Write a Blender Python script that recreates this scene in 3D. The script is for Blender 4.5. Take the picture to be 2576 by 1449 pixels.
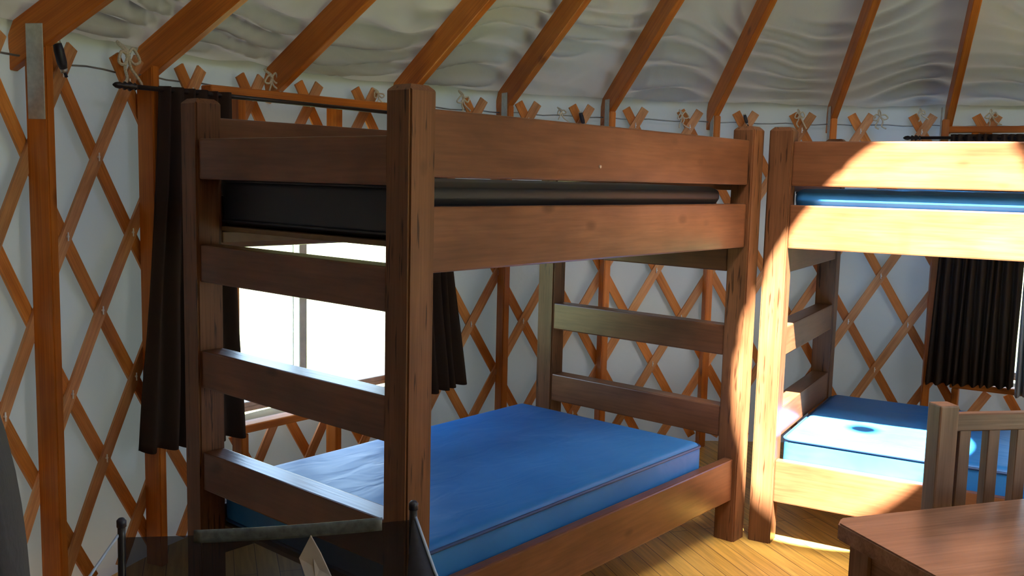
import bpy, bmesh, math, random
from mathutils import Vector, Matrix, noise
for o in list(bpy.data.objects): bpy.data.objects.remove(o)
S = bpy.context.scene
COL = S.collection
random.seed(4)
PI = math.pi
# ---------------------------------------------------------------- camera
CAM = Vector((-1.715, -1.833, 1.553)); YAW, PIT, ROL = .862, -.115, .024; FPX = 2377.2
F_ = Vector((math.sin(YAW)*math.cos(PIT), math.cos(YAW)*math.cos(PIT), math.sin(PIT)))
R0 = Vector((math.cos(YAW), -math.sin(YAW), 0)); U0 = R0.cross(F_)
R_ = R0*math.cos(ROL)+U0*math.sin(ROL); U_ = U0*math.cos(ROL)-R0*math.sin(ROL)
cd = bpy.data.cameras.new('camera'); cam = bpy.data.objects.new('camera', cd); COL.objects.link(cam)
cd.sensor_width = 36; cd.lens = FPX/2576*36; cd.clip_start = .02; cd.clip_end = 500
cam.matrix_world = Matrix(((R_.x, U_.x, -F_.x, CAM.x), (R_.y, U_.y, -F_.y, CAM.y), (R_.z, U_.z, -F_.z, CAM.z), (0, 0, 0, 1)))
S.camera = cam
# ---------------------------------------------------------------- light and exposure
S.view_settings.view_transform = 'Standard'; S.view_settings.look = 'None'
S.view_settings.gamma = 1; S.view_settings.use_curve_mapping = False
S.view_settings.exposure = 0.0
SUNV = Vector((-.526, -.380, 1.0)).normalized()          # towards the sun
sl = bpy.data.lights.new('sun', 'SUN'); sl.energy = 160; sl.angle = math.radians(.9); sl.color = (1, .95, .86)
sun = bpy.data.objects.new('sun', sl); COL.objects.link(sun)
sun.rotation_euler = SUNV.to_track_quat('Z', 'Y').to_euler(); sun.location = (-6, -5, 12)
w = bpy.data.worlds.new('sky'); S.world = w; w.use_nodes = True
wn = w.node_tree; bg = wn.nodes['Background']
sky = wn.nodes.new('ShaderNodeTexSky'); sky.sky_type = 'NISHITA'; sky.sun_disc = False
sky.sun_elevation = math.radians(57); sky.sun_rotation = math.atan2(SUNV.x, SUNV.y); sky.air_density = 1.0; sky.dust_density = 2.5
wn.links.new(sky.outputs[0], bg.inputs[0]); bg.inputs[1].default_value = 2.3

# yurt geometry
CX, CY, R, HW, BETA = 1.104, -1.321, 3.006, 1.942, .5509
TB = math.tan(BETA)
RLAT, RCAN = 3.085, 3.135
CROWN = Vector((.758, -1.454)); RC = .515; ZC = 3.56
def cyl(th, r, z): return Vector((CX+r*math.cos(th), CY+r*math.sin(th), z))
def rad(th): return Vector((math.cos(th), math.sin(th), 0))
def tan_(th): return Vector((-math.sin(th), math.cos(th), 0))

# ---------------------------------------------------------------- helpers
def tag(o, label=None, cat=None, group=None, kind=None):
    if label: o['label'] = label
    if cat: o['category'] = cat
    if group: o['group'] = group
    if kind: o['kind'] = kind
    return o
def empty(name, loc=(0, 0, 0), rz=0):
    o = bpy.data.objects.new(name, None); COL.objects.link(o); o.location = loc; o.rotation_euler = (0, 0, rz); o.empty_display_size = .05
    return o
def obj(name, bm, mat, parent=None, smooth=False, M=None):
    me = bpy.data.meshes.new(name); bmesh.ops.recalc_face_normals(bm, faces=bm.faces) ; bm.to_mesh(me); bm.free()
    if mat: me.materials.append(mat)
    if smooth:
        for p in me.polygons: p.use_smooth = True
    o = bpy.data.objects.new(name, me); COL.objects.link(o)
    if parent: o.parent = parent
    if M is not None: o.matrix_local = M
    return o
def box_bm(sx, sy, sz, bev=.003, seg=1, c=(0, 0, 0)):
    bm = bmesh.new(); bmesh.ops.create_cube(bm, size=1)
    for v in bm.verts: v.co = Vector((v.co.x*sx+c[0], v.co.y*sy+c[1], v.co.z*sz+c[2]))
    if bev: bmesh.ops.bevel(bm, geom=bm.edges[:], offset=bev, segments=seg, profile=.6, affect='EDGES')
    return bm
def frame(X, Z, loc):
    X = Vector(X).normalized(); Z = Vector(Z); Y = Z.cross(X).normalized(); Z = X.cross(Y)
    return Matrix(((X.x, Y.x, Z.x, loc[0]), (X.y, Y.y, Z.y, loc[1]), (X.z, Y.z, Z.z, loc[2]), (0, 0, 0, 1)))
def beam(name, a, b, w, h, mat, parent=None, up=(0, 0, 1), bev=.003, seg=1):
    """straight board from a to b, w across, h along 'up'; grain runs along its own x"""
    a = Vector(a); b = Vector(b)
    return obj(name, box_bm((b-a).length, w, h, bev, seg), mat, parent, M=frame(b-a, up, (a+b)/2))
def tube_bm(pts, r, seg=8, closed=False, bm=None):
    bm = bm or bmesh.new(); pts = [Vector(p) for p in pts]; n = len(pts); rings = []; prev = None
    for i, p in enumerate(pts):
        if closed: d = (pts[(i+1) % n]-pts[i-1])
        else: d = pts[min(i+1, n-1)]-pts[max(i-1, 0)]
        d.normalize()
        if prev is None: u = d.orthogonal().normalized()
        else: u = (prev-d*prev.dot(d)).normalized()
        prev = u; v = d.cross(u); rr = r[i] if isinstance(r, (list, tuple)) else r
        rings.append([bm.verts.new(p+(u*math.cos(k*2*PI/seg)+v*math.sin(k*2*PI/seg))*rr) for k in range(seg)])
    m = n if closed else n-1
    for i in range(m):
        A, B = rings[i], rings[(i+1) % n]
        for k in range(seg): bm.faces.new((A[k], A[(k+1) % seg], B[(k+1) % seg], B[k]))
    if not closed:
        bm.faces.new(rings[0][::-1]); bm.faces.new(rings[-1])
    return bm
def smooth_path(pts, n=6):
    pts = [Vector(p) for p in pts]; out = []
    for i in range(len(pts)-1):
        p0, p1, p2, p3 = pts[max(i-1, 0)], pts[i], pts[i+1], pts[min(i+2, len(pts)-1)]
        for k in range(n):
            t = k/n; out.append(.5*((2*p1)+(p2-p0)*t+(2*p0-5*p1+4*p2-p3)*t*t+(3*p1-p0-3*p2+p3)*t**3))
    out.append(pts[-1]); return out
def grid_bm(nu, nv, f, closed_u=False, keep=None):
    bm = bmesh.new(); V = [[bm.verts.new(f(i/nu, j/nv)) for j in range(nv+1)] for i in range(nu+(0 if closed_u else 1))]
    for i in range(nu):
        for j in range(nv):
            if keep and not keep((i+.5)/nu, (j+.5)/nv): continue
            A = V[i]; B = V[(i+1) % len(V)]
            bm.faces.new((A[j], B[j], B[j+1], A[j+1]))
    for v in [v for v in bm.verts if not v.link_faces]: bm.verts.remove(v)
    return bm
def copy_tree(o, parent=None):
    c = o.copy(); COL.objects.link(c)
    if parent: c.parent = parent
    for ch in list(o.children): copy_tree(ch, c)
    return c

# ---------------------------------------------------------------- materials
def new_mat(name):
    m = bpy.data.materials.new(name); m.use_nodes = True; nt = m.node_tree
    return m, nt, nt.nodes['Principled BSDF']
def N(nt, t, **k):
    n = nt.nodes.new(t)
    for a, b in k.items(): setattr(n, a, b)
    return n
def ramp(nt, fac, stops):
    r = N(nt, 'ShaderNodeValToRGB'); e = r.color_ramp.elements
    e[0].position, e[0].color = stops[0][0], (*stops[0][1], 1); e[1].position, e[1].color = stops[-1][0], (*stops[-1][1], 1)
    for p, c in stops[1:-1]:
        x = e.new(p); x.color = (*c, 1)
    nt.links.new(fac, r.inputs[0]); return r
def wood(name, base, dark, light, rough=.5, stretch=(1.2, 14, 14), knots=True, cracks=False, bump=.15, spec=.4):
    m, nt, b = new_mat(name); L = nt.links.new
    tc = N(nt, 'ShaderNodeTexCoord'); oi = N(nt, 'ShaderNodeObjectInfo')
    off = N(nt, 'ShaderNodeVectorMath', operation='MULTIPLY_ADD'); comb = N(nt, 'ShaderNodeCombineXYZ')
    for i in range(3): L(oi.outputs['Random'], comb.inputs[i])
    sc = N(nt, 'ShaderNodeVectorMath', operation='SCALE'); sc.inputs[3].default_value = 37.0; L(comb.outputs[0], sc.inputs[0])
    off.operation = 'ADD'; L(tc.outputs['Object'], off.inputs[0]); L(sc.outputs[0], off.inputs[1])
    mp = N(nt, 'ShaderNodeMapping'); mp.inputs['Scale'].default_value = stretch; L(off.outputs[0], mp.inputs[0])
    n1 = N(nt, 'ShaderNodeTexNoise'); n1.inputs['Scale'].default_value = 1.6; n1.inputs['Detail'].default_value = 6; n1.inputs['Distortion'].default_value = .6; L(mp.outputs[0], n1.inputs[0])
    r1 = ramp(nt, n1.outputs[0], [(.28, dark), (.5, base), (.72, light)])
    mp2 = N(nt, 'ShaderNodeMapping'); mp2.inputs['Scale'].default_value = (stretch[0]*2.5, stretch[1]*9, stretch[2]*9); L(off.outputs[0], mp2.inputs[0])
    n2 = N(nt, 'ShaderNodeTexNoise'); n2.inputs['Scale'].default_value = 1.3; n2.inputs['Detail'].default_value = 3; L(mp2.outputs[0], n2.inputs[0])
    r2 = ramp(nt, n2.outputs[0], [(.3, (.78, .76, .74)), (.6, (1, 1, 1))])
    mx = N(nt, 'ShaderNodeMix', data_type='RGBA', blend_type='MULTIPLY'); mx.inputs[0].default_value = 1; L(r1.outputs[0], mx.inputs[6]); L(r2.outputs[0], mx.inputs[7])
    col = mx.outputs[2]
    # blotchy stain
    n3 = N(nt, 'ShaderNodeTexNoise'); n3.inputs['Scale'].default_value = 4.5; n3.inputs['Detail'].default_value = 2; L(off.outputs[0], n3.inputs[0])
    r3 = ramp(nt, n3.outputs[0], [(.3, (.80, .78, .76)), (.65, (1.06, 1.05, 1.04))])
    m3 = N(nt, 'ShaderNodeMix', data_type='RGBA', blend_type='MULTIPLY'); m3.inputs[0].default_value = 1; L(col, m3.inputs[6]); L(r3.outputs[0], m3.inputs[7]); col = m3.outputs[2]
    if knots:
        mk = N(nt, 'ShaderNodeMapping'); mk.inputs['Scale'].default_value = (3.2, 6, 6); L(off.outputs[0], mk.inputs[0])
        vo = N(nt, 'ShaderNodeTexVoronoi'); vo.inputs['Scale'].default_value = 1; L(mk.outputs[0], vo.inputs[0])
        rk = ramp(nt, vo.outputs['Distance'], [(.05, (.35, .28, .25)), (.13, (1, 1, 1))])
        m4 = N(nt, 'ShaderNodeMix', data_type='RGBA', blend_type='MULTIPLY'); m4.inputs[0].default_value = .75; L(col, m4.inputs[6]); L(rk.outputs[0], m4.inputs[7]); col = m4.outputs[2]
    if cracks:
        mc = N(nt, 'ShaderNodeMapping'); mc.inputs['Scale'].default_value = (6, 85, 85); L(off.outputs[0], mc.inputs[0])
        nc = N(nt, 'ShaderNodeTexNoise'); nc.inputs['Scale'].default_value = 1; nc.inputs['Detail'].default_value = 2; L(mc.outputs[0], nc.inputs[0])
        rc = ramp(nt, nc.outputs[0], [(.32, (.16, .12, .10)), (.375, (1, 1, 1))])
        m5 = N(nt, 'ShaderNodeMix', data_type='RGBA', blend_type='MULTIPLY'); m5.inputs[0].default_value = .8; L(col, m5.inputs[6]); L(rc.outputs[0], m5.inputs[7]); col = m5.outputs[2]
    # tone per piece
    hs = N(nt, 'ShaderNodeHueSaturation'); mr = N(nt, 'ShaderNodeMapRange'); mr.inputs[3].default_value = .86; mr.inputs[4].default_value = 1.14; L(oi.outputs['Random'], mr.inputs[0]); L(mr.outputs[0], hs.inputs['Value']); L(col, hs.inputs['Color'])
    L(hs.outputs[0], b.inputs['Base Color']); b.inputs['Roughness'].default_value = rough; b.inputs['Specular IOR Level'].default_value = spec
    bp = N(nt, 'ShaderNodeBump'); bp.inputs['Strength'].default_value = bump; bp.inputs['Distance'].default_value = .004; L(n2.outputs[0], bp.inputs['Height']); L(bp.outputs[0], b.inputs['Normal'])
    return m
M = {}
M['bunk'] = wood('brown stained timber', (.170, .066, .029), (.125, .048, .021), (.205, .083, .038), spec=.42, rough=.31, stretch=(1.6, 7, 7))
M['post'] = wood('brown stained post timber', (.178, .075, .033), (.132, .054, .024), (.215, .093, .044), spec=.3, rough=.38, cracks=True)
M['fir'] = wood('orange stained fir', (.60, .175, .018), (.48, .12, .010), (.68, .22, .03), rough=.45, stretch=(1, 22, 22), bump=.08)
M['lath'] = wood('orange lath', (.68, .235, .045), (.54, .165, .026), (.76, .30, .07), rough=.55, stretch=(1.5, 26, 26), bump=.05, knots=False)
M['lath_pale'] = wood('pale orange lath', (.68, .32, .135), (.54, .24, .09), (.76, .40, .18), rough=.55, stretch=(1.5, 26, 26), bump=.05, knots=False)
M['table'] = wood('dark table timber', (.26, .125, .072), (.18, .08, .045), (.33, .165, .10), rough=.27, knots=False, bump=.06, spec=.5)
M['chair'] = wood('dark chair timber', (.20, .11, .07), (.13, .07, .045), (.26, .15, .10), rough=.45, knots=False)

def simple(name, col, rough=.5, metal=0, spec=.5, noise_amt=.12, scale=20, bump=0):
    m, nt, b = new_mat(name); L = nt.links.new
    tc = N(nt, 'ShaderNodeTexCoord'); n = N(nt, 'ShaderNodeTexNoise'); n.inputs['Scale'].default_value = scale; n.inputs['Detail'].default_value = 4; L(tc.outputs['Object'], n.inputs[0])
    r = ramp(nt, n.outputs[0], [(.3, tuple(c*(1-noise_amt) for c in col)), (.7, tuple(min(1, c*(1+noise_amt)) for c in col))])
    L(r.outputs[0], b.inputs['Base Color']); b.inputs['Roughness'].default_value = rough; b.inputs['Metallic'].default_value = metal; b.inputs['Specular IOR Level'].default_value = spec
    if bump:
        bp = N(nt, 'ShaderNodeBump'); bp.inputs['Strength'].default_value = bump; bp.inputs['Distance'].default_value = .003; L(n.outputs[0], bp.inputs['Height']); L(bp.outputs[0], b.inputs['Normal'])
    return m
M['steel'] = simple('galvanised steel', (.52, .52, .50), .42, .85, scale=60)
M['black'] = simple('black enamel tube', (.012, .013, .02), .3)
M['dark'] = simple('dark cable sleeve', (.02, .022, .04), .4)
M['rod'] = simple('dark bronze rod', (.035, .026, .024), .35, .5)
M['cord'] = simple('cream cotton cord', (.62, .55, .42), .85, scale=200, noise_amt=.25)
M['cable'] = simple('steel cable', (.28, .28, .28), .4, .7)
M['vinyl_frame'] = simple('beige window vinyl', (.62, .54, .46), .5)
M['white_frame'] = simple('white window vinyl', (.75, .76, .76), .45)
M['grey_cloth'] = simple('grey padded cloth', (.030, .033, .052), .9, scale=90, bump=.4)
M['tan'] = simple('tan card', (.36, .31, .28), .7)
M['black_cloth'] = simple('black nylon cloth', (.018, .018, .026), .6, scale=80, bump=.2)
M['band'] = simple('grey nylon hem', (.10, .115, .12), .35, scale=70, noise_amt=.35)
M['edge'] = simple('pale blue piping', (.35, .45, .62), .3)
M['crown'] = simple('crown ring timber', (.45, .2, .06), .5)
M['pin'] = simple('glint white pin', (.9, .9, .88), .3, 0)  # near white diffuse colour stands in for metal glints
M['ply'] = simple('bunk plywood', (.20, .12, .06), .6)

def vinyl():
    m, nt, b = new_mat('blue mattress vinyl'); L = nt.links.new
    tc = N(nt, 'ShaderNodeTexCoord'); n = N(nt, 'ShaderNodeTexNoise'); n.inputs['Scale'].default_value = 3; n.inputs['Detail'].default_value = 3; L(tc.outputs['Object'], n.inputs[0])
    r = ramp(nt, n.outputs[0], [(.3, (.022, .155, .46)), (.7, (.034, .20, .54))])
    L(r.outputs[0], b.inputs['Base Color']); b.inputs['Roughness'].default_value = .42; b.inputs['Specular IOR Level'].default_value = .25
    mp = N(nt, 'ShaderNodeMapping'); mp.inputs['Scale'].default_value = (2.2, 5, 3); mp.inputs['Rotation'].default_value = (0, 0, .5); L(tc.outputs['Object'], mp.inputs[0])
    n2 = N(nt, 'ShaderNodeTexNoise'); n2.inputs['Scale'].default_value = 1.8; n2.inputs['Detail'].default_value = 2; n2.inputs['Distortion'].default_value = 1.0; L(mp.outputs[0], n2.inputs[0])
    bp = N(nt, 'ShaderNodeBump'); bp.inputs['Strength'].default_value = .28; bp.inputs['Distance'].default_value = .02; L(n2.outputs[0], bp.inputs['Height']); L(bp.outputs[0], b.inputs['Normal'])
    return m
M['vinyl'] = vinyl()
M['vinyl_dark'] = simple('dark blue mattress vinyl', (.012, .05, .17), .4, scale=5)
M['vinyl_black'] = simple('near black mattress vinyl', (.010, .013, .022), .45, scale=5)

def canvas(name, refl, trans, scale=60):
    m = bpy.data.materials.new(name); m.use_nodes = True; nt = m.node_tree; nt.nodes.clear(); L = nt.links.new
    out = N(nt, 'ShaderNodeOutputMaterial'); ad = N(nt, 'ShaderNodeAddShader'); d = N(nt, 'ShaderNodeBsdfDiffuse'); t = N(nt, 'ShaderNodeBsdfTranslucent')
    tc = N(nt, 'ShaderNodeTexCoord'); n = N(nt, 'ShaderNodeTexNoise'); n.inputs['Scale'].default_value = 1.5; n.inputs['Detail'].default_value = 5; L(tc.outputs['Object'], n.inputs[0])
    r = ramp(nt, n.outputs[0], [(.3, tuple(c*.93 for c in refl)), (.7, refl)]); L(r.outputs[0], d.inputs[0])
    t.inputs[0].default_value = (*trans, 1)
    n2 = N(nt, 'ShaderNodeTexNoise'); n2.inputs['Scale'].default_value = 9; n2.inputs['Detail'].default_value = 4; L(tc.outputs['Object'], n2.inputs[0])
    bp = N(nt, 'ShaderNodeBump'); bp.inputs['Strength'].default_value = .35; bp.inputs['Distance'].default_value = .012; L(n2.outputs[0], bp.inputs['Height'])
    L(bp.outputs[0], d.inputs['Normal'])
    L(d.outputs[0], ad.inputs[0]); L(t.outputs[0], ad.inputs[1]); L(ad.outputs[0], out.inputs[0])
    return m
M['roof'] = canvas('roof canvas', (.46, .47, .46), (.0022, .0022, .0020))
M['wall'] = canvas('wall canvas', (.50, .51, .53), (.0148, .0158, .0182))
M['curtain_grey'] = canvas('pale grey curtain cloth', (.32, .34, .38), (.05, .05, .05))
M['curtain'] = canvas('brown curtain cloth', (.050, .034, .028), (.030, .024, .014))

def glass():
    m = bpy.data.materials.new('window glass'); m.use_nodes = True; nt = m.node_tree; nt.nodes.clear(); L = nt.links.new
    out = N(nt, 'ShaderNodeOutputMaterial'); mx = N(nt, 'ShaderNodeMixShader'); t = N(nt, 'ShaderNodeBsdfTransparent'); g = N(nt, 'ShaderNodeBsdfGlossy')
    t.inputs[0].default_value = (.93, .95, .94, 1); g.inputs['Roughness'].default_value = .02
    mx.inputs[0].default_value = .05; L(t.outputs[0], mx.inputs[1]); L(g.outputs[0], mx.inputs[2]); L(mx.outputs[0], out.inputs[0])
    return m
M['glass'] = glass()
def mesh_cloth():
    m = bpy.data.materials.new('black mesh cloth'); m.use_nodes = True; nt = m.node_tree; nt.nodes.clear(); L = nt.links.new
    out = N(nt, 'ShaderNodeOutputMaterial'); mx = N(nt, 'ShaderNodeMixShader'); t = N(nt, 'ShaderNodeBsdfTransparent'); d = N(nt, 'ShaderNodeBsdfPrincipled')
    tc = N(nt, 'ShaderNodeTexCoord'); n = N(nt, 'ShaderNodeTexNoise'); n.inputs['Scale'].default_value = 6; L(tc.outputs['Object'], n.inputs[0])
    r = ramp(nt, n.outputs[0], [(.3, (.010, .010, .018)), (.7, (.020, .018, .022))]); L(r.outputs[0], d.inputs['Base Color']); d.inputs['Roughness'].default_value = .5
    mx.inputs[0].default_value = .84
    L(t.outputs[0], mx.inputs[1]); L(d.outputs[0], mx.inputs[2]); L(mx.outputs[0], out.inputs[0])
    return m
M['mesh'] = mesh_cloth()

def floor_mat():
    m, nt, b = new_mat('golden floor boards'); L = nt.links.new
    tc = N(nt, 'ShaderNodeTexCoord'); mp = N(nt, 'ShaderNodeMapping'); mp.inputs['Rotation'].default_value = (0, 0, -1.02); L(tc.outputs['Object'], mp.inputs[0])
    br = N(nt, 'ShaderNodeTexBrick'); br.inputs['Scale'].default_value = 1; br.inputs['Brick Width'].default_value = 1.9; br.inputs['Row Height'].default_value = .085; br.inputs['Mortar Size'].default_value = .0016; br.offset = .37
    br.inputs['Color1'].default_value = (.86, .54, .13, 1); br.inputs['Color2'].default_value = (.76, .45, .10, 1); br.inputs['Mortar'].default_value = (.16, .07, .02, 1); L(mp.outputs[0], br.inputs[0])
    ms = N(nt, 'ShaderNodeMapping'); ms.inputs['Scale'].default_value = (1.5, 24, 1); L(mp.outputs[0], ms.inputs[0])
    n = N(nt, 'ShaderNodeTexNoise'); n.inputs['Scale'].default_value = 2; n.inputs['Detail'].default_value = 6; n.inputs['Distortion'].default_value = .7; L(ms.outputs[0], n.inputs[0])
    r = ramp(nt, n.outputs[0], [(.3, (.68, .62, .55)), (.65, (1.05, 1.03, 1))])
    mx = N(nt, 'ShaderNodeMix', data_type='RGBA', blend_type='MULTIPLY'); mx.inputs[0].default_value = 1; L(br.outputs['Color'], mx.inputs[6]); L(r.outputs[0], mx.inputs[7])
    L(mx.outputs[2], b.inputs['Base Color']); b.inputs['Roughness'].default_value = .33; b.inputs['Specular IOR Level'].default_value = .5
    return m
M['floor'] = floor_mat()
M['ground'] = simple('dry grass ground', (.10, .13, .05), .95, scale=3, noise_amt=.3)

# ---------------------------------------------------------------- windows of the wall (angles on the circle, heights)
W1 = dict(n=1.60, a=1.752, b=1.435, z0=.50, z1=1.62)      # behind the near bunk
W2 = dict(n=.165, a=.33, b=.0, z0=.50, z1=1.62)            # right, half behind its curtain
W_FILL = dict(n=4.75, a=4.98, b=4.52, z0=.12, z1=1.85)         # unseen, added behind the camera to let light onto the front faces
WINS = (W1, W2, W_FILL)

# ---------------------------------------------------------------- shell
bm = bmesh.new(); bmesh.ops.create_circle(bm, cap_ends=True, radius=3.3, segments=96)
for v in bm.verts: v.co += Vector((CX, CY, 0))
g = bmesh.ops.extrude_face_region(bm, geom=bm.faces[:]); bmesh.ops.translate(bm, verts=[v for v in g['geom'] if isinstance(v, bmesh.types.BMVert)], vec=(0, 0, -.12))
tag(obj('floor', bm, M['floor']), kind='structure')
bm = bmesh.new(); bmesh.ops.create_grid(bm, x_segments=2, y_segments=2, size=80); bmesh.ops.translate(bm, verts=bm.verts, vec=(0, 0, -.45))
tag(obj('ground', bm, M['ground']), kind='structure')
def fold(th, z):
    return .016*noise.noise(Vector((th*9, z*.6, 3)))+.006*noise.noise(Vector((th*30, z*1.6, 9)))
NU, NV = 720, 44; ZT = 2.06
def wall_f(u, v):
    th = u*2*PI; z = v*ZT; return cyl(th, RCAN+fold(th, z) + .012*(z > 1.93), z)
def wall_keep(u, v):
    th = u*2*PI; z = v*ZT
    for W in WINS:
        t = (th-W['b']) % (2*PI)
        if t < W['a']-W['b'] and W['z0']-.02 < z < W['z1']+.02: return False
    return True
bm = grid_bm(NU, NV, wall_f, closed_u=True, keep=wall_keep)
tag(obj('wall_round', bm, M['wall'], smooth=True), kind='structure')
# unseen dark panel added behind the camera to hold back light from the left
bw = grid_bm(60, 1, lambda u, v: cyl(2.34+2.03*u, 3.05, .0+1.93*v))
ob = obj('shade_wall', bw, M['ply']); ob['kind'] = 'structure'; md = ob.modifiers.new('t', 'SOLIDIFY'); md.thickness = .02
# roof cloth: sags between the rafters, creased mostly along the eave
RAF = {0: 2.287, 1: 2.0755, 2: 1.883, 3: 1.662, 4: 1.425, 5: 1.2215, 6: 1.0155, 7: .810, 8: .587, 9: .383, 10: .17}
RDEP = .135
allr = sorted(RAF.values()); sp = .2123
k = 1
while allr[0]+2*PI-(allr[-1]) > sp*1.5: allr.append(allr[-1]+sp)
def sag(th):
    th = th % (2*PI); c = [a for a in allr]; lo = max([a for a in c if a <= th] + [allr[-1]-2*PI]); hi = min([a for a in c if a > th] + [allr[0]+2*PI])
    return math.sin(PI*(th-lo)/(hi-lo))
SAGT = [sag((i+.5)/1440*2*PI) for i in range(1440)]
ZR0 = HW+RDEP/math.cos(BETA)-(RCAN-R)*TB
def roof_f(u, v):
    th = u*2*PI; rr = RCAN+.03
    o = cyl(th, rr, ZR0-.02); i = Vector((CROWN.x+RC*math.cos(th), CROWN.y+RC*math.sin(th), ZC))
    # follow the true cone for the first part, then reach the crown ring
    r = rr*(1-v)+RC*v; p = cyl(th, r, ZR0+(RCAN-r)*TB)
    q = o.lerp(i, v); f = v**3; p = p.lerp(q, f)
    s = SAGT[int(u*1440) % 1440]; d = (1-v)*rr
    dist = rr-r
    e0 = min(1, dist/.10); e0 = e0*e0*(3-2*e0); e = math.exp(-dist*1.6)
    n1 = noise.noise(Vector((th*3.3, dist*1.7, .3))); n2 = noise.noise(Vector((th*8.5, dist*2.3, 5.1))); env = .5+noise.noise(Vector((th*6, dist*3.1, 11)))
    ph = dist*(7.5+2.5*n1)+1.3*n1+.55*n2-.55*s*(1-s*.3)
    band = math.sin(2*PI*ph); band = band*abs(band)**.3 if band > 0 else band*.7
    n3 = noise.noise(Vector((th*26+dist*3, dist*16+4*n2, 8))); n4 = noise.noise(Vector((th*5, dist*5, 2.2)))
    disp = e0*((.45+.65*max(0, min(1, (th-.6)/1.0)))*(.35+.65*min(1, s*1.5))*(.050*band*max(.1, env+.25)*(.55+.6*e)+.006*n3+.016*n4) - .016*s)
    nrm = Vector((-math.cos(th)*math.sin(BETA)*-1, -math.sin(th)*math.sin(BETA)*-1, math.cos(BETA)))
    return p+nrm*(disp+.008) if v > .001 else p
bm = grid_bm(1440, 150, roof_f, closed_u=True)
tag(obj('ceiling', bm, M['roof'], smooth=True), kind='structure')
# crown ring and its clear dome
pts = [Vector((CROWN.x+(RC+.03)*math.cos(a*2*PI/64), CROWN.y+(RC+.03)*math.sin(a*2*PI/64), ZC)) for a in range(64)]
cr = tag(empty('crown_ring', (0, 0, 0)), 'round wooden ring at the top of the roof under a clear dome', 'roof ring')
obj('ring', tube_bm(pts, .035, 8, True), M['crown'], cr, True)
def dome(u, v):
    a = u*2*PI; ph = v*PI/2*.98; return Vector((CROWN.x+(RC+.05)*math.cos(ph)*math.cos(a), CROWN.y+(RC+.05)*math.cos(ph)*math.sin(a), ZC+.03+.22*math.sin(ph)))
obj('dome', grid_bm(64, 12, dome, closed_u=True), M['glass'], cr, True)

kp = Vector((0.884, -1.478, 3.45))
obj('lifter_knob', tube_bm([kp+Vector((0, 0, z)) for z in (-.03, -.02, .0, .02, .03)], [.02, .06, .07, .06, .02], 20), M['steel'], cr, True)
obj('lifter_rod', tube_bm([kp+Vector((0, 0, .02)), kp+Vector((0, 0, ZC+.03+.2-kp.z))], .0025, 8), M['steel'], cr, True)

# ---------------------------------------------------------------- rafters and studs
RAFLAB = {0: 'orange roof rafter just outside the left edge', 1: 'orange roof rafter at the far left, ending beside the large metal plate',
 2: 'orange roof rafter ending above the left end of the curtain rod', 3: 'orange roof rafter ending over the window header, left of the tall corner post',
 4: 'orange roof rafter rising directly behind the top of the nearest bunk post', 5: 'orange roof rafter first to the right of the nearest bunk post',
 6: 'orange roof rafter ending above the middle of the near bunk top rail', 7: 'orange roof rafter ending just left of the gap between the bunks',
 8: 'orange roof rafter ending just right of the gap between the bunks', 9: 'narrow looking orange roof rafter at the right, landing on the right window header',
 10: 'orange roof rafter just outside the right edge'}
STLAB = {1: 'thick orange wall post at the far left with a large metal plate', 2: 'orange wall post just left of the brown window curtain',
 5: 'orange wall post right of the brown curtain, seen under the near upper bunk', 6: 'orange wall post seen behind the left half of the near bunk foot end',
 7: 'orange wall post seen behind the right half of the near bunk foot end', 8: 'orange wall post seen behind the head end of the far bunk',
 9: 'orange wall post left of the right hand curtain', 0: 'orange wall post just outside the left edge', 10: 'orange wall post just outside the right edge'}
def rafter(i):
    th = RAF[i]; rv = rad(th)
    a0 = R+.135                                      # tail radius
    ri = .62
    def P(r, dz): return Vector((0, 0, 0))+rv*0+Vector((r, 0, HW+(R-r)*TB+dz))
    D = RDEP/math.cos(BETA)
    # profile in (r,z): lower edge, tail cut plumb
    prof = [(a0, HW+(R-a0)*TB), (ri, HW+(R-ri)*TB), (ri, HW+(R-ri)*TB+D), (a0-.02, HW+(R-a0+.02)*TB+D-.012), (a0, HW+(R-a0)*TB+D-.045)]
    o0 = cyl(th, R, HW)
    X = (-rv*math.cos(BETA)+Vector((0, 0, 1))*math.sin(BETA)); Z = rv*math.sin(BETA)+Vector((0, 0, 1))*math.cos(BETA)
    Mx = frame(X, Z, o0); Mi = Mx.inverted(); bm = bmesh.new(); T = tan_(th); w = .019
    A = [bm.verts.new(Mi @ (cyl(th, r, z)+T*w)) for r, z in prof]; B = [bm.verts.new(Mi @ (cyl(th, r, z)-T*w)) for r, z in prof]
    n = len(prof); bm.faces.new(A); bm.faces.new(B[::-1])
    for k in range(n): bm.faces.new((A[k], A[(k+1) % n], B[(k+1) % n], B[k]))
    bmesh.ops.bevel(bm, geom=bm.edges[:], offset=.003, segments=1, affect='EDGES')
    o = obj('roof_rafter', bm, M['fir'], M=Mx); tag(o, RAFLAB[i], 'rafter', 'roof rafters')
for i in RAF: rafter(i)
STUD = {0: 2.287, 1: 2.0755, 2: 1.900, 5: 1.2215, 6: 1.0155, 7: .808, 8: .5875, 9: .390, 10: .17}
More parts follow.
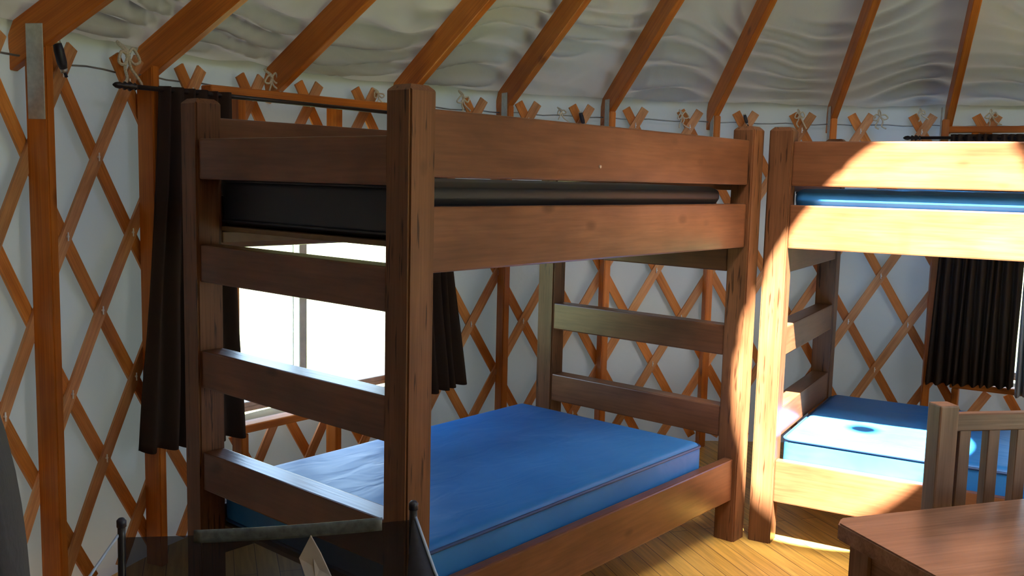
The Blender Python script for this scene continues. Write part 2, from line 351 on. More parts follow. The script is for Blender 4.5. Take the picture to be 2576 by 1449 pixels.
for i, th in STUD.items():
    rv = rad(th); t = empty('wall_stud', cyl(th, R+.04, 0)); tag(t, STLAB[i], 'post', 'wall posts')
    o0 = Vector(t.location); D = .078
    bm = bmesh.new(); w = .019; prof = [(0, 0), (D, 0), (D, HW-D*TB-.001), (0, HW-.001)]
    Mx = frame((0, 0, 1), rv, (0, 0, 0)); Mi = Mx.inverted(); T = tan_(th)
    A = [bm.verts.new(Mi @ (rv*(r-.04)+Vector((0, 0, z))+T*w)) for r, z in prof]; B = [bm.verts.new(Mi @ (rv*(r-.04)+Vector((0, 0, z))-T*w)) for r, z in prof]
    bm.faces.new(A); bm.faces.new(B[::-1])
    for k in range(4): bm.faces.new((A[k], A[(k+1) % 4], B[(k+1) % 4], B[k]))
    bmesh.ops.bevel(bm, geom=bm.edges[:], offset=.004, segments=2, affect='EDGES')
    obj('upright', bm, M['fir'], t, M=Mx)
    if i == 2: continue
    # steel side plate joining post and rafter, with nail heads
    h = .30
    c = rv*(-.005)+T*(.019+.0022)+Vector((0, 0, HW-.085))
    p = obj('metal_plate', box_bm(h, .003, .062, .001), M['steel'], t, M=frame((0, 0, 1), rv, c)); p['label'] = 'galvanised steel plate'
    for a, b in ((-.11, .018), (-.06, -.015), (.05, .016), (.10, -.012)):
        bm = bmesh.new(); bmesh.ops.create_cone(bm, cap_ends=True, segments=8, radius1=.004, radius2=.003, depth=.003)
        obj('nail', bm, M['steel'], p, M=Matrix.Translation((a, .003, b)) @ Matrix.Rotation(PI/2, 4, 'X'))

# ---------------------------------------------------------------- lattice
DT = .1066/2; DZ = .2765; ZN = 1.872; TH0 = .4265
lat = tag(empty('wall_lattice', cyl(1.2, RLAT, 0)), 'expanding lattice of crossed orange laths lining the round white wall', 'lattice')
LO = Vector(lat.location)
def blocked(th, z):
    for W, m0, m1 in ((W1, .03, .03), (W2, .02, .03)):
        if W['b']-m1 < th < W['a']+m0 and .44 < z < 1.72: return True
    return False
SW, ST = .048, .010
def strip_obj(pts, r, d):
    # pts: list of (th,z); a bent lath of width SW
    bm = bmesh.new(); rows = []
    sl_ = math.atan2(DZ, DT*RLAT)
    cth, cz = pts[len(pts)//2]; c = cyl(cth, r, cz); X = (tan_(cth)*d*math.cos(sl_)+Vector((0, 0, 1))*math.sin(sl_))
    Mx = frame(X, rad(cth), c); Mi = Mx.inverted()
    for th, z in pts:
        X1 = (tan_(th)*d*math.cos(sl_)+Vector((0, 0, 1))*math.sin(sl_)); s = rad(th).cross(X1).normalized()*SW/2; n = rad(th)*ST/2; p = cyl(th, r, z)
        rows.append([bm.verts.new(Mi @ (p+a*s+b*n)) for a, b in ((-1, -1), (1, -1), (1, 1), (-1, 1))])
    for A, B in zip(rows, rows[1:]):
        for k in range(4): bm.faces.new((A[k], A[(k+1) % 4], B[(k+1) % 4], B[k]))
    bm.faces.new(rows[0]); bm.faces.new(rows[-1][::-1])
    Mx.translation -= LO
    obj('lath', bm, M['lath'] if d > 0 else M['lath_pale'], lat, M=Mx)
THMIN, THMAX = .02, 2.42
cnt = 0
for d in (1, -1):
    r = RLAT if d < 0 else RLAT+ST+.001
    for k in range(-10, 34):
        base = TH0+.1066*k
        z = ZN+.094; seg = []
        while z > .015:
            th = base+d*(z-ZN)/DZ*DT
            ok = THMIN < th < THMAX and not blocked(th, z)
            if ok: seg.append((th, z))
            if (not ok or z-.04 <= .015) and seg:
                if len(seg) > 2: strip_obj(seg, r, d); cnt += 1
                seg = []
            z -= .04
pins = []
for row in range(0, 7):
    z = ZN-DZ*row
    for k in range(-8, 22):
        th = TH0+.1066*k+(DT if row % 2 else 0)
        if .2 < th < 2.15 and not blocked(th, z): pins.append((th, z))
def pin_bm():
    bm = bmesh.new(); bmesh.ops.create_cone(bm, cap_ends=True, segments=10, radius1=.0045, radius2=.004, depth=.006)
    glint_bar = tube_bm([(.003, -.015, .004), (.003, .015, .004)], .0026, 6, bm=bm); return bm  # upright white bar paints the glint onto each pin
pm = None
for n_, (th, z) in enumerate(sorted(pins, key=lambda p: -p[1])[:98]):
    c = cyl(th, RLAT-ST/2-.003, z)-LO; Mx = frame(tan_(th), -rad(th), c)
    if pm is None: o = obj('pin', pin_bm(), M['pin'], lat, M=Mx); pm = o
    else:
        o = pm.copy(); COL.objects.link(o); o.matrix_local = Mx
# cable along the lattice tops
pts = [cyl(THMIN+.02+(THMAX-THMIN-.04)*i/90, RLAT+.0155, ZN+.036+.004*math.sin(i*1.9)) for i in range(91)]
tag(obj('eave_cable', tube_bm(pts, .0035, 6), M['cable'], smooth=True), 'thin steel cable running through the tops of the wall lattice', 'cable')

# ---------------------------------------------------------------- windows
def chord(W, d, t, z):    # point on the chord plane of window W
    return Vector((CX, CY, 0))+rad(W['n'])*d+tan_(W['n'])*t+Vector((0, 0, z))
def window(idx, W, mull):
    n = rad(W['n']); T = tan_(W['n']); d = 3.075
    tl = d*math.tan(W['a']-W['n']); tr = d*math.tan(W['b']-W['n']); z0, z1 = W['z0'], W['z1']
    e = empty('window_%d' % idx, chord(W, d, 0, z0)); e['kind'] = 'structure'; o = Vector(e.location)
    def bar(name, a, b, w_, h_, mat, up=(0, 0, 1), dd=0): return beam(name, chord(W, d+dd, *a)-o, chord(W, d+dd, *b)-o, w_, h_, mat, e, up)
    f = .022
    for a, b, up in (((tl, z0+f/2), (tr, z0+f/2), (0, 0, 1)), ((tl, z0+f*1.5), (tr, z0+f*1.5), (0, 0, 1)), ((tl, z1-f/2), (tr, z1-f/2), (0, 0, 1)), ((tl-f/2, z0+f), (tl-f/2, z1-f), tuple(T)), ((tr+f/2, z0+f), (tr+f/2, z1-f), tuple(T))):
        bar('window_frame', a, b, .06, f, M['vinyl_frame'], up)
    bar('window_mullion', (mull, z0+f), (mull, z1-f), .03, .046, M['white_frame'], tuple(T))
    bar('window_stile', (mull+.035, z0+f), (mull+.035, z1-f), .02, .010, M['white_frame'], tuple(T), .022)
    for a, b, dd in ((tl-f, mull+.017, .012), (mull-.017, tr+f, -.006)):
        P = [chord(W, d+dd, a, z0+f), chord(W, d+dd, b, z0+f), chord(W, d+dd, b, z1-f), chord(W, d+dd, a, z1-f)]
        bm = bmesh.new(); V = [bm.verts.new(p-o+n*s) for s in (-.002, .002) for p in P]
        bm.faces.new(V[:4]); bm.faces.new(V[4:][::-1])
        for k in range(4): bm.faces.new((V[k], V[(k+1) % 4], V[4+(k+1) % 4], V[4+k]))
        obj('window_pane', bm, M['glass'], e)
window(1, W1, .055); window(2, W2, -.05)
W = W_FILL; window(3, W_FILL, 0)  # added opening out of view, brightens the front faces and floor
# rough timber framing around windows: plates, cripple posts, jambs
def framing(W, t0, t1, cr_t, lab, jl, jr):
    d = 2.99; e = tag(empty('window_framing', chord(W, d, 0, 0)), lab, 'window framing', 'timber framing round the windows'); o = Vector(e.location)
    n = tuple(rad(W['n']))
    def B(name, t_a, z_a, t_b, z_b, w_, h_, up=(0, 0, 1), dd=0): beam(name, chord(W, d+dd, t_a, z_a)-o, chord(W, d+dd, t_b, z_b)-o, w_, h_, M['fir'], e, up, .004)
    B('header', t0, 1.884, t1, 1.884, .075, .034)
    B('lintel', jl, W['z1']+.025, jr, W['z1']+.025, .075, .036)
    B('sill', jl+.02, W['z0']-.050, jr-.02, W['z0']-.050, .075, .036)
    T = tuple(tan_(W['n']))
    B('jamb', jl, W['z0']-.03, jl, W['z1']+.005, .075, .036, T); B('jamb', jr, W['z0']-.03, jr, W['z1']+.005, .075, .036, T)
    for t in cr_t:
        B('cripple_post', t, .012, t, W['z0']-.07, .075, .036, T); B('cripple_post', t, W['z1']+.045, t, 1.866, .075, .036, T)
jl1 = 2.99*math.tan(W1['a']+.008-W1['n']); jr1 = 2.99*math.tan(W1['b']-.012-W1['n'])
framing(W1, .60, -.62, (jl1-.03, -.07, jr1+.01), 'orange timber framing round the window behind the near bunk', jl1+.01, jr1-.01)
jl2 = 2.99*math.tan(W2['a']+.008-W2['n']); jr2 = 2.99*math.tan(W2['b']-.012-W2['n'])
framing(W2, .70, -.62, (jl2, jr2), 'orange timber framing round the right hand window behind the far bunk', jl2+.01, jr2-.01)

def curtain(W, ta, tb, ba, bb, zt, zb, d, lab, seed, npl=9):
    """pleated panel from ta..tb at the top to ba..bb at the hem"""
    rnd = random.Random(seed); ph = rnd.random()*6
    c = chord(W, d, (ta+tb)/2, zt); o = c
    def f(u, v, s=0):
        z = zt+(zb-zt)*v; t0 = ta+(ba-ta)*v**1.3; t1 = tb+(bb-tb)*v**1.3
        t = t0+(t1-t0)*(u+.018*math.sin(u*19+v*2+ph))
        am = .016+.012*v
        n_ = am*math.sin(u*npl*2*PI+ph+.6*math.sin(v*3))+.010*noise.noise(Vector((u*7, v*3, seed)))
        z += (.012*math.sin(u*npl*2*PI+ph+1)*(v > .98))*.4 - .03*v*(u-.5)*(1 if seed == 1 else -1)
        return chord(W, d+n_, t, z)-o
    nu, nv = 140, 50
    bm = grid_bm(nu, nv, lambda u, v: f(u, v))
    ob = obj('curtain', bm, M['curtain'], smooth=True); ob.location = o
    md = ob.modifiers.new('thickness', 'SOLIDIFY'); md.thickness = .003; md.offset = 0
    tag(ob, lab, 'curtain', 'brown curtains'); return ob
def tof(W, d, x, y):      # tangential position of the ray through photo point x,y on the plane d
    D = F_+R_*((x-1288)/FPX)-U_*((y-724.5)/FPX); n = rad(W['n']); o = CAM-Vector((CX, CY, 0)); s = (d-o.dot(n))/D.dot(n); P = CAM+D*s
    return (P-Vector((CX, CY, 0))).dot(tan_(W['n'])), P.z
if True:
    WR1 = dict(n=1.65); d = 2.885
    v = lambda x, y: tof(WR1, d, x, y)[0]
    curtain(WR1, v(398, 240), v(578, 240), v(352, 1130), v(612, 1100), 1.865, .475, d-.01, 'dark brown curtain left of the window, hanging behind the near bunk', 1, 6)
    curtain(WR1, v(1000, 280), v(1110, 280), v(1002, 995), v(1160, 995), 1.865, .435, d-.01, 'dark brown curtain right of the window, seen beyond the nearest bunk post', 2, 7)
    ta, tb = v(345, 222), v(1112, 280)
    e = tag(empty('curtain_rod', chord(WR1, d, (ta+tb)/2, 1.852)), 'dark curtain rod over the window behind the near bunk', 'curtain rod', 'curtain rods'); o = Vector(e.location)
    def rodparts(W, d, ta, tb, z, e, o):
        obj('rod', tube_bm([chord(W, d, ta, z)-o, chord(W, d, tb, z)-o], .009, 12), M['rod'], e, True)
        s = 1 if ta > tb else -1
        for t_, q in ((ta, s), (tb, -s)):
            ps = [chord(W, d, t_+q*x, z)-o for x in (0, .01, .014, .03, .036, .05, .056, .07, .085, .095)]
            obj('finial', tube_bm(ps, [.009, .014, .008, .018, .009, .016, .008, .013, .010, .003], 12), M['rod'], e, True)
        for t_ in (ta-s*.05, tb+s*.05):
            obj('bracket', tube_bm([chord(W, d, t_, z)-o, chord(W, d+.05, t_, z+.004)-o, chord(W, d+.10, t_, z+.01)-o], .005, 8), M['rod'], e, True)
    rodparts(WR1, d, ta, tb, 1.852, e, o)
    WR2 = dict(n=.15); d = 2.90
    v = lambda x, y: tof(WR2, d, x, y)[0]
    curtain(WR2, v(2388, 340), v(2600, 345), v(2325, 985), v(2548, 985), 1.855, .465, d-.01, 'dark brown pleated curtain at the right, behind the far bunk', 3, 10)
    g_ = curtain(WR2, v(2606, 345), v(2640, 345), v(2552, 985), v(2606, 985), 1.855, .45, d-.012, 'pale grey curtain edge at the far right beside the brown curtain', 4, 3); g_.data.materials[0] = M['curtain_grey']
    ta, tb = v(2318, 340), -.75
    e = tag(empty('curtain_rod', chord(WR2, d, (ta+tb)/2, 1.836)), 'dark curtain rod over the right window, above the far bunk', 'curtain rod', 'curtain rods'); o = Vector(e.location)
    rodparts(WR2, d, ta, tb, 1.836, e, o)

# ---------------------------------------------------------------- cord ties and cable sleeves near the eave
def ray(x, y): return F_+R_*((x-1288)/FPX)-U_*((y-724.5)/FPX)
def on_cyl(x, y, r):
    D = ray(x, y); o = CAM-Vector((CX, CY, 0)); a = D.x**2+D.y**2; b = 2*(o.x*D.x+o.y*D.y); c = o.x**2+o.y**2-r*r
    t = (-b+math.sqrt(b*b-4*a*c))/(2*a); return CAM+D*t
TIES = [(322, 140, 'cream cord tied in a large bow beside the left curtain rod end', 1.5), (684, 196, 'cream cord tie hanging at the foot of the rafter over the window', 1.1),
 (952, 236, 'cream cord tie just left of the nearest bunk post', .9), (1166, 246, 'cream cord tie just right of the nearest bunk post', 1.15), (1412, 280, 'small cream cord tie above the middle of the near bunk rail', .7),
 (1716, 290, 'cream cord tie left of the rafter nearest the bunk gap', .95), (2012, 288, 'cream cord tie above the left post of the far bunk', .95), (2214, 292, 'looped cream cord tie hanging beside the right lattice tips', 1.1),
 (2318, 282, 'short cream cord tie left of the right window header', .7), (2494, 288, 'cream cord tie above the right window header', .9)]
for i, (x, y, lab, s) in enumerate(TIES):
    p = on_cyl(x, y, 3.055); th = math.atan2(p.y-CY, p.x-CX); T = tan_(th); n = rad(th); rn = random.Random(i*7+1); bm = bmesh.new()
    def q(t, z, d=0): return T*(-t*s)+Vector((0, 0, z*s))+n*d
    j = lambda a: rn.uniform(-a, a)
    paths = [[q(0, .035, .05), q(.004, .015, .01), q(0, 0)], [q(-.004, .03, .04), q(-.008, .01, 0), q(0, -.002)],
             [q(0, 0), q(.022+j(.006), .012+j(.01)), q(.036+j(.008), -.008), q(.020, -.018), q(0, -.002)], [q(0, 0), q(-.018+j(.006), .008), q(-.030+j(.006), -.018), q(-.012, -.022), q(0, 0)],
             [q(0, 0), q(.010+j(.006), -.028), q(.028+j(.02), -.052), q(.045+j(.03), -.070+j(.015))], [q(0, 0), q(-.005+j(.006), -.030), q(-.012+j(.012), -.055), q(-.016+j(.02), -.078+j(.012))]]
    for P_ in paths: tube_bm(smooth_path(P_, 5), .0044*max(.85, s*.85), 6, bm=bm)
    bmesh.ops.create_uvsphere(bm, u_segments=8, v_segments=6, radius=.007*s)
    o = obj('cord_tie', bm, M['cord'], smooth=True); o.location = p; tag(o, lab, 'cord tie', 'cord ties along the eave')
for i, (x, y, lab, s) in enumerate([(152, 142, 'large dark cable sleeve hanging beside the far left metal plate', 1.35), (1464, 298, 'dark cable sleeve on the lattice above the near bunk rail', 1), (1876, 300, 'small dark cable sleeve above the posts at the bunk gap', .8)]):
    p = on_cyl(x, y, 3.045); th = math.atan2(p.y-CY, p.x-CX); T = tan_(th)
    e = tag(empty('cable_sleeve', p), lab, 'cable clamp', 'dark cable sleeves'); a = T*.010*s+Vector((0, 0, .030*s)); b = T*-.010*s+Vector((0, 0, -.028*s))
    obj('sleeve', tube_bm([a, a*.5, b*.5, b], [.010*s, .012*s, .012*s, .009*s], 12), M['dark'], e, True)
    obj('end_cap', tube_bm([b, b*1.3], .009*s, 12), M['steel'], e, True); obj('end_cap', tube_bm([a, a*1.25], .009*s, 12), M['steel'], e, True)
    obj('tail', tube_bm([b*1.2, b*1.7+T*-.004], .004*s, 8), M['dark'], e, True)

# ---------------------------------------------------------------- bunk beds
BL, BW, BH, PS = 2.04, 1.131, 1.795, .097
def bunk(label):
    e = tag(empty('bunk_bed', (0, 0, 0)), label, 'bunk bed', 'bunk beds')
    for x in (PS/2, BL-PS/2):
        for y in (PS/2, BW-PS/2):
            bm = bmesh.new(); bmesh.ops.create_cube(bm, size=1)
            for v in bm.verts: v.co = Vector((v.co.x*BH, v.co.y*PS, v.co.z*PS))
            top = [ed for ed in bm.edges if all(v.co.x > BH/2-1e-4 for v in ed.verts)]
            bmesh.ops.bevel(bm, geom=top, offset=.017, segments=1, affect='EDGES')
            bmesh.ops.bevel(bm, geom=[ed for ed in bm.edges if abs((ed.verts[0].co-ed.verts[1].co).normalized().x) > .9], offset=.006, segments=2, affect='EDGES')
            obj('post', bm, M['post'], e, M=frame((0, 0, 1), (0, 1, 0), (x, y, BH/2)))
    th = .042; rec = .019
    for y, up in ((rec+th/2, 0), (BW-rec-th/2, 1)):
        for z1, z0 in ((1.736, 1.551), (1.472, 1.289), (.371, .186)):
            beam('side_rail', (PS, y, (z0+z1)/2), (BL-PS, y, (z0+z1)/2), th, z1-z0, M['bunk'], e, bev=.006, seg=2)
    tr = .082
    for x in (.009+tr/2, BL-.009-tr/2):
        for z1, z0 in ((1.661, 1.527), (1.307, 1.181), (.946, .816), (.590, .455)):
            beam('end_rung', (x, PS, (z0+z1)/2), (x, BW-PS, (z0+z1)/2), tr, z1-z0, M['bunk'], e, bev=.006, seg=2)
    for z in (1.36, .295):
        for y in (.061+.02, BW-.061-.02): beam('cleat', (PS, y, z-.03), (BL-PS, y, z-.03), .038, .038, M['ply'], e)
        bm = box_bm(BL-.19, BW-.126, .016, .001); obj('bed_board', bm, M['ply'], e, M=Matrix.Translation((BL/2, BW/2, z)))
    return e
bA = bunk('brown timber bunk bed in the centre, long side facing the camera')
# small grey spot on the near top rail
bm = bmesh.new(); bmesh.ops.create_cone(bm, cap_ends=True, segments=12, radius1=.006, radius2=.005, depth=.004)
obj('screw_head', bm, M['steel'], bA, M=Matrix.Translation((.88, .0175, 1.60)) @ Matrix.Rotation(PI/2, 4, 'X'))
BA = -1.39; BX, BY = 2.023, -.029
bB = bunk('brown timber bunk bed at the right with sunlight across its rails'); bB.location = (BX, BY, 0); bB.rotation_euler = (0, 0, BA)
def mattress(L, W_, H_, mat, seed, name='mattress', puff=False):
    n = 44
    bm = bmesh.new(); bmesh.ops.create_cube(bm, size=2); bmesh.ops.subdivide_edges(bm, edges=bm.edges[:], cuts=n, use_grid_fill=True)
    r = .035; hx, hy, hz = L/2, W_/2, H_/2
    def mp(c, h): # denser near the ends
        s = 1 if c >= 0 else -1; a = abs(c); return s*h*(1-(1-a)**1.6) if a < 1 else s*h
    for v in bm.verts:
        p = Vector((mp(v.co.x, hx), mp(v.co.y, hy), mp(v.co.z, hz)))
        q = Vector((max(-hx+r, min(hx-r, p.x)), max(-hy+r, min(hy-r, p.y)), max(-hz+r, min(hz-r, p.z)))); d = p-q
        if d.length > 1e-6: p = q+d.normalized()*min(d.length, r)
        if puff and p.z > .018: p.y += (1 if p.y > 0 else -1)*(.014*min(1, (p.z-.018)/.02) if abs(p.y) > hy-.04 else 0)*max(0, min(1, (hz-.004-p.z)/.012))
        # padding crown and creases
        cx_ = max(0, 1-(p.x/hx)**4)*max(0, 1-(p.y/hy)**4)
        if p.z > 0:
            cr = noise.noise(Vector((p.x*2.3+p.y*3.1+seed, p.y*2.0-p.x*1.2, seed))); cr2 = 1-abs(noise.noise(Vector((p.x*5+seed, p.y*7+p.x*2.4, seed+4))))*2
            p.z += cx_*(.004+.006*cr+.0035*max(0, cr2-.55)*2)
        else: pass
        v.co = p
    o = obj(name, bm, mat, smooth=True)
    def loop(z):
        P = []; c = .04
        for cxs, cys, a0 in ((1, 1, 0), (-1, 1, PI/2), (-1, -1, PI), (1, -1, 1.5*PI)):
            for k in range(7):
                a = a0+k*PI/12; P.append(Vector((cxs*(hx-c)+c*math.cos(a)*1.0, cys*(hy-c)+c*math.sin(a), z)))
        return P
    for z in (hz-.018, -hz+.018):
        obj('piping', tube_bm(loop(z), .006, 8, True), M['vinyl_dark'] if mat != M['vinyl_black'] else mat, o, True)
    return o
for base, tB, lab1, lab2 in ((Matrix.Identity(4), 'A', 'blue vinyl mattress on the lower bunk of the central bed', 'dark mattress on the upper bunk of the central bed'),
                 (Matrix.Translation((BX, BY, 0)) @ Matrix.Rotation(BA, 4, 'Z'), 'B', 'sunlit blue mattress on the lower bunk of the right hand bed', 'blue mattress on the upper bunk of the right hand bed')):
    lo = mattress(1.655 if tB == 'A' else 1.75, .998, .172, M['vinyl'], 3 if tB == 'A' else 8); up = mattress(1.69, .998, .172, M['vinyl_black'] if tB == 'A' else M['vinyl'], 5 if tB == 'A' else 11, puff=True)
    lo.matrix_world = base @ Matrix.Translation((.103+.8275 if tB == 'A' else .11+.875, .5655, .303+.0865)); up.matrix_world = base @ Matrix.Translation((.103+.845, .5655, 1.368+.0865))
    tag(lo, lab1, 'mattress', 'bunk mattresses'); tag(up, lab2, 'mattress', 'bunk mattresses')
bm = bmesh.new(); bmesh.ops.create_uvsphere(bm, u_segments=20, v_segments=10, radius=1)

bm.free()
# ---------------------------------------------------------------- table
TA = math.radians(-31); TP = Vector((.485, -.985, 0)); tx = Vector((math.cos(TA), math.sin(TA), 0)); ty = Vector((math.sin(TA), -math.cos(TA), 0))
TL, TW, TZ = 1.35, .80, .75
e = tag(empty('wooden_table', TP+tx*TL/2+ty*TW/2, TA), 'dark brown wooden table in the lower right corner', 'table')
bm = box_bm(TL, TW, .042, 0)
ed = [x for x in bm.edges if abs((x.verts[0].co-x.verts[1].co).normalized().z) > .9]; bmesh.ops.bevel(bm, geom=ed, offset=.03, segments=1, affect='EDGES')
bmesh.ops.bevel(bm, geom=[x for x in bm.edges if x.calc_face_angle(0) > 1], offset=.004, segments=2, affect='EDGES')
obj('tabletop', bm, M['table'], e, M=Matrix.Translation((0, 0, TZ-.021)))
for s in (-1, 1):
    beam('apron', (-TL/2+.10, s*(TW/2-.055), TZ-.042-.05), (TL/2-.10, s*(TW/2-.055), TZ-.042-.05), .03, .10, M['table'], e)
    beam('apron', (s*(TL/2-.055), -TW/2+.10, TZ-.042-.05), (s*(TL/2-.055), TW/2-.10, TZ-.042-.05), .03, .10, M['table'], e)
    for q in (-1, 1): beam('leg', (s*(TL/2-.07), q*(TW/2-.07), 0), (s*(TL/2-.07), q*(TW/2-.07), TZ-.042), .075, .075, M['table'], e, up=(0, 1, 0), bev=.005)

# ---------------------------------------------------------------- slatted wooden chair behind the table
def pt_at(x, y, t): return CAM+ray(x, y)*t
cp = pt_at(2350, 1030, 2.62); ca = math.atan2(-R0.x*0+R0.y, R0.x)+math.radians(10)   # backrest runs almost across the view
e = tag(empty('slat_back_chair', (0, 0, 0)), 'dark wooden slat back chair between the table and the right bunk', 'chair')
cxv = Vector((math.cos(ca), math.sin(ca), 0)); cyv = Vector((-math.sin(ca), math.cos(ca), 0))   # cyv points away from the camera
HT = .962; PW = .058; CWD = .50; CDP = .44
e.location = Vector((cp.x, cp.y, 0))+cxv*(CWD/2)-cyv*.0; e.rotation_euler = (0, 0, ca)
for s in (-1, 1):
    beam('post', (s*(CWD/2-PW/2)+0, 0, 0), (s*(CWD/2-PW/2), 0, HT), PW, PW, M['chair'], e, up=(0, 1, 0), bev=.005, seg=2)
    beam('leg', (s*(CWD/2-PW/2), -CDP+PW, 0), (s*(CWD/2-PW/2), -CDP+PW, .44), PW, PW, M['chair'], e, up=(0, 1, 0), bev=.004)
    beam('side_rail', (s*(CWD/2-PW/2), -.02, .40), (s*(CWD/2-PW/2), -CDP+PW+.02, .40), .022, .06, M['chair'], e)
    beam('stretcher', (s*(CWD/2-PW/2), -.02, .16), (s*(CWD/2-PW/2), -CDP+PW+.02, .16), .02, .03, M['chair'], e)
zr = HT-.052
beam('top_rail', (-CWD/2+PW, .0, zr), (CWD/2-PW, .0, zr), .032, .050, M['chair'], e, bev=.004)
beam('lower_rail', (-CWD/2+PW, .0, .52), (CWD/2-PW, .0, .52), .028, .045, M['chair'], e)
beam('seat_rail', (-CWD/2+PW, -CDP+PW, .40), (CWD/2-PW, -CDP+PW, .40), .022, .06, M['chair'], e)
beam('seat_rail', (-CWD/2+PW, 0, .40), (CWD/2-PW, 0, .40), .022, .06, M['chair'], e)
for k in range(5):
    x = -CWD/2+PW+.034+k*.090
    if x < CWD/2-PW-.01: beam('back_slat', (x, 0, .54), (x, 0, zr-.022), .030, .036, M['chair'], e, up=(1, 0, 0), bev=.002)
obj('seat', box_bm(CWD-.01, CDP-.03, .022, .004, 2), M['chair'], e, M=Matrix.Translation((0, -CDP/2+PW/2-.01, .451)))

# ---------------------------------------------------------------- black mesh camp chair, facing the camera
t = 2.05
pl = pt_at(306, 1335, t); pr = pt_at(1040, 1280, t); mid = (pl+pr)/2; half = ((pr-pl).to_2d().length)/2
ang = math.atan2((pr-pl).y, (pr-pl).x)
e = tag(empty('camp_chair', (mid.x, mid.y, 0), ang), 'black mesh folding camp chair in front of the near bunk', 'chair', 'folding camp chairs')
zt = mid.z+.012; h = half
# local x: to the right, local -y: towards the camera
def tb(name, pts, r=.009, mat='black', par=None): return obj(name, tube_bm(smooth_path(pts, 4), r, 10), M[mat], par or e, True)
for s, dz in ((-1, -.028), (1, .024)):
    tb('back_tube', [(s*h, 0, zt+dz), (s*h, -.01, .62), (s*h, -.06, .42), (s*(h-.02), -.22, .22), (s*(h-.04), -.46, .012)], .0085)
    obj('tube_cap', tube_bm([(s*h, 0, zt+dz-.006), (s*h, 0, zt+dz+.008), (s*h, 0, zt+dz+.013)], [.0105, .0105, .006], 10), M['dark'], e, True)
    tb('front_tube', [(s*h, -.46, .60), (s*h, -.44, .42), (s*(h-.02), -.25, .22), (s*(h-.04), .0, .012)], .0085)
    # arm strap from the back tube down to the front tube with pale edge
    A = Vector((s*(h+.004), 0, zt+dz-.02)); B = Vector((s*(h+(.105 if s > 0 else .05)), -.20, .66)); Cc = Vector((s*(h+(.09 if s > 0 else .03)), -.46, .61)); Dn = Vector((s*h, -.02, .50))
    if s > 0:
        bm = bmesh.new(); P_ = smooth_path([A, A.lerp(B, .5)+Vector((.0, 0, .0)), B, Cc], 6)
        V1 = [bm.verts.new(p) for p in P_]; V2 = [bm.verts.new(Vector((s*(h-.002), p.y*.9-.006, p.z-.004))) for p in P_]
        for k in range(len(P_)-1): bm.faces.new((V1[k], V1[k+1], V2[k+1], V2[k]))
        ob = obj('side_panel', bm, M['black_cloth'], e, True); md = ob.modifiers.new('t', 'SOLIDIFY'); md.thickness = .003
    tb('arm_strap', [A, A.lerp(B, .5), B, Cc], .0032, 'edge')
bk = lambda u, v: Vector((-h+.006+(2*h-.012)*u, .012*math.sin(PI*u)-.01*v-.03*v*v, (zt-.030+(-.028+.052*u))*(1-v)+.47*v-.012*math.sin(PI*u)*(1-v)))
ob = obj('mesh_back', grid_bm(24, 16, bk), M['mesh'], e, True)
hm = lambda u, v: bk(u, 0)+Vector((0, -.004-.003*math.sin(PI*v), .0135-.030*v))
ob = obj('top_hem', grid_bm(24, 4, lambda u, v: hm(.24+.66*u, v)), M['band'], e, True); md = ob.modifiers.new('t', 'SOLIDIFY'); md.thickness = .004
st = lambda u, v: Vector((-h+.01+(2*h-.02)*u, -.04-.42*v, .44-.035*math.sin(PI*u)*math.sin(PI*v)))
ob = obj('seat', grid_bm(16, 16, st), M['black_cloth'], e, True); md = ob.modifiers.new('t', 'SOLIDIFY'); md.thickness = .004
tb('cross_tube', [(-h+.03, -.46, .03), (0, -.46, .22), (h, -.45, .43)], .007); tb('cross_tube', [(h-.03, -.47, .03), (0, -.47, .22), (-h, -.455, .43)], .007)
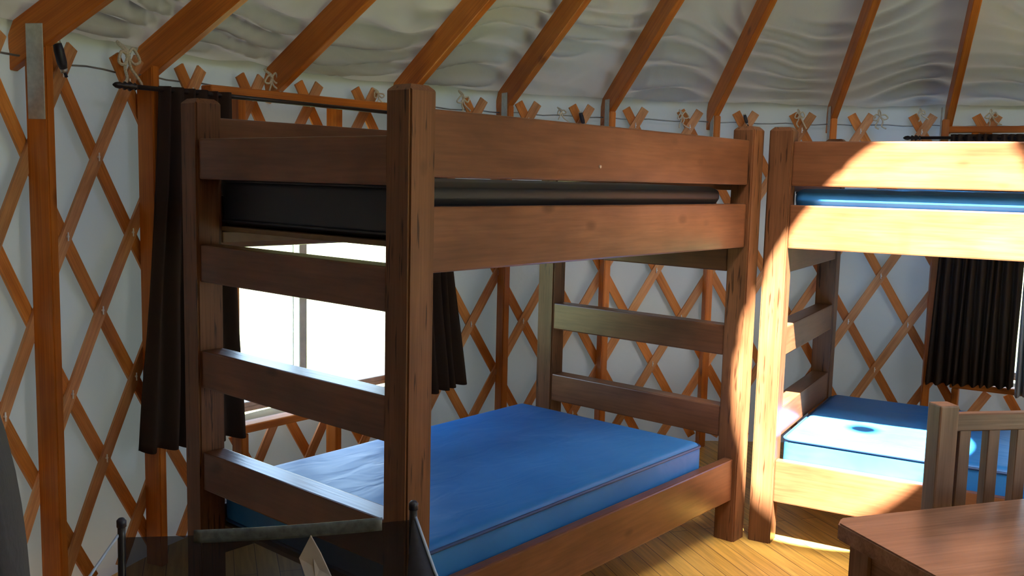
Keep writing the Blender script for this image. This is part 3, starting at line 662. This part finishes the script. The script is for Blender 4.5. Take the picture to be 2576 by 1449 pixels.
# tan folded card standing on the seat against the mesh
q = lambda x, y, tt: pt_at(x, y, tt)
P4 = [(781, 1348), (806, 1392), (832, 1449), (860, 1520), (800, 1540), (778, 1475), (752, 1404)]
fp = [q(x, y, t-.055-(.02 if i in (3, 4) else 0)) for i, (x, y) in enumerate(P4)]
bm = bmesh.new(); V = [bm.verts.new(p) for p in fp]; V2 = [bm.verts.new(p+F_*.006) for p in fp]; n = len(V)
bm.faces.new(V); bm.faces.new(V2[::-1])
for k in range(n): bm.faces.new((V[k], V[(k+1) % n], V2[(k+1) % n], V2[k]))
ctr = sum(fp, Vector())/len(fp)
for v in bm.verts: v.co -= ctr
ob = obj('folded_card', bm, M['tan']); ob.location = ctr; tag(ob, 'pale tan pointed card leaning against the black mesh chair back', 'card')

# ---------------------------------------------------------------- grey padded chair cut by the left edge
p0 = pt_at(64, 1200, 1.22); fv = (p0-CAM).to_2d().normalized(); ang = math.atan2(fv.y, fv.x)
e = tag(empty('padded_chair', (p0.x, p0.y, 0), ang), 'grey padded folding chair cut off by the left edge', 'chair')
# local x: away from the camera, local y: to the left
bm = bmesh.new(); bmesh.ops.create_cube(bm, size=2); bmesh.ops.subdivide_edges(bm, edges=bm.edges[:], cuts=14, use_grid_fill=True)
for v in bm.verts:
    x, y, z = v.co; r = .09
    px, pz = x*.18, z*.36; qx = max(-.18+r, min(.18-r, px)); qz = max(-.36+r, min(.36-r, pz)); d = Vector((px-qx, pz-qz))
    if d.length > r: d = d.normalized()*r
    px, pz = qx+d.x, qz+d.y; pu = max(0, 1-(px/.18)**4)*max(0, 1-(pz/.36)**4)
    v.co = Vector((px, .045+y*(.026+.022*pu)+.03*(pz/.36)**2*(1 if pz > 0 else .2)+.0, .925+pz*(1.0)))
obj('backrest', bm, M['grey_cloth'], e, True)
obj('seat', box_bm(.42, .40, .06, .02, 3), M['grey_cloth'], e, M=Matrix.Translation((0, .27, .45)))
for x in (-.17, .17):
    for y in (.09, .45): tb('leg', [(x, y, .43), (x, y+(.03 if y > .2 else -.02), .01)], .01, 'black', e)
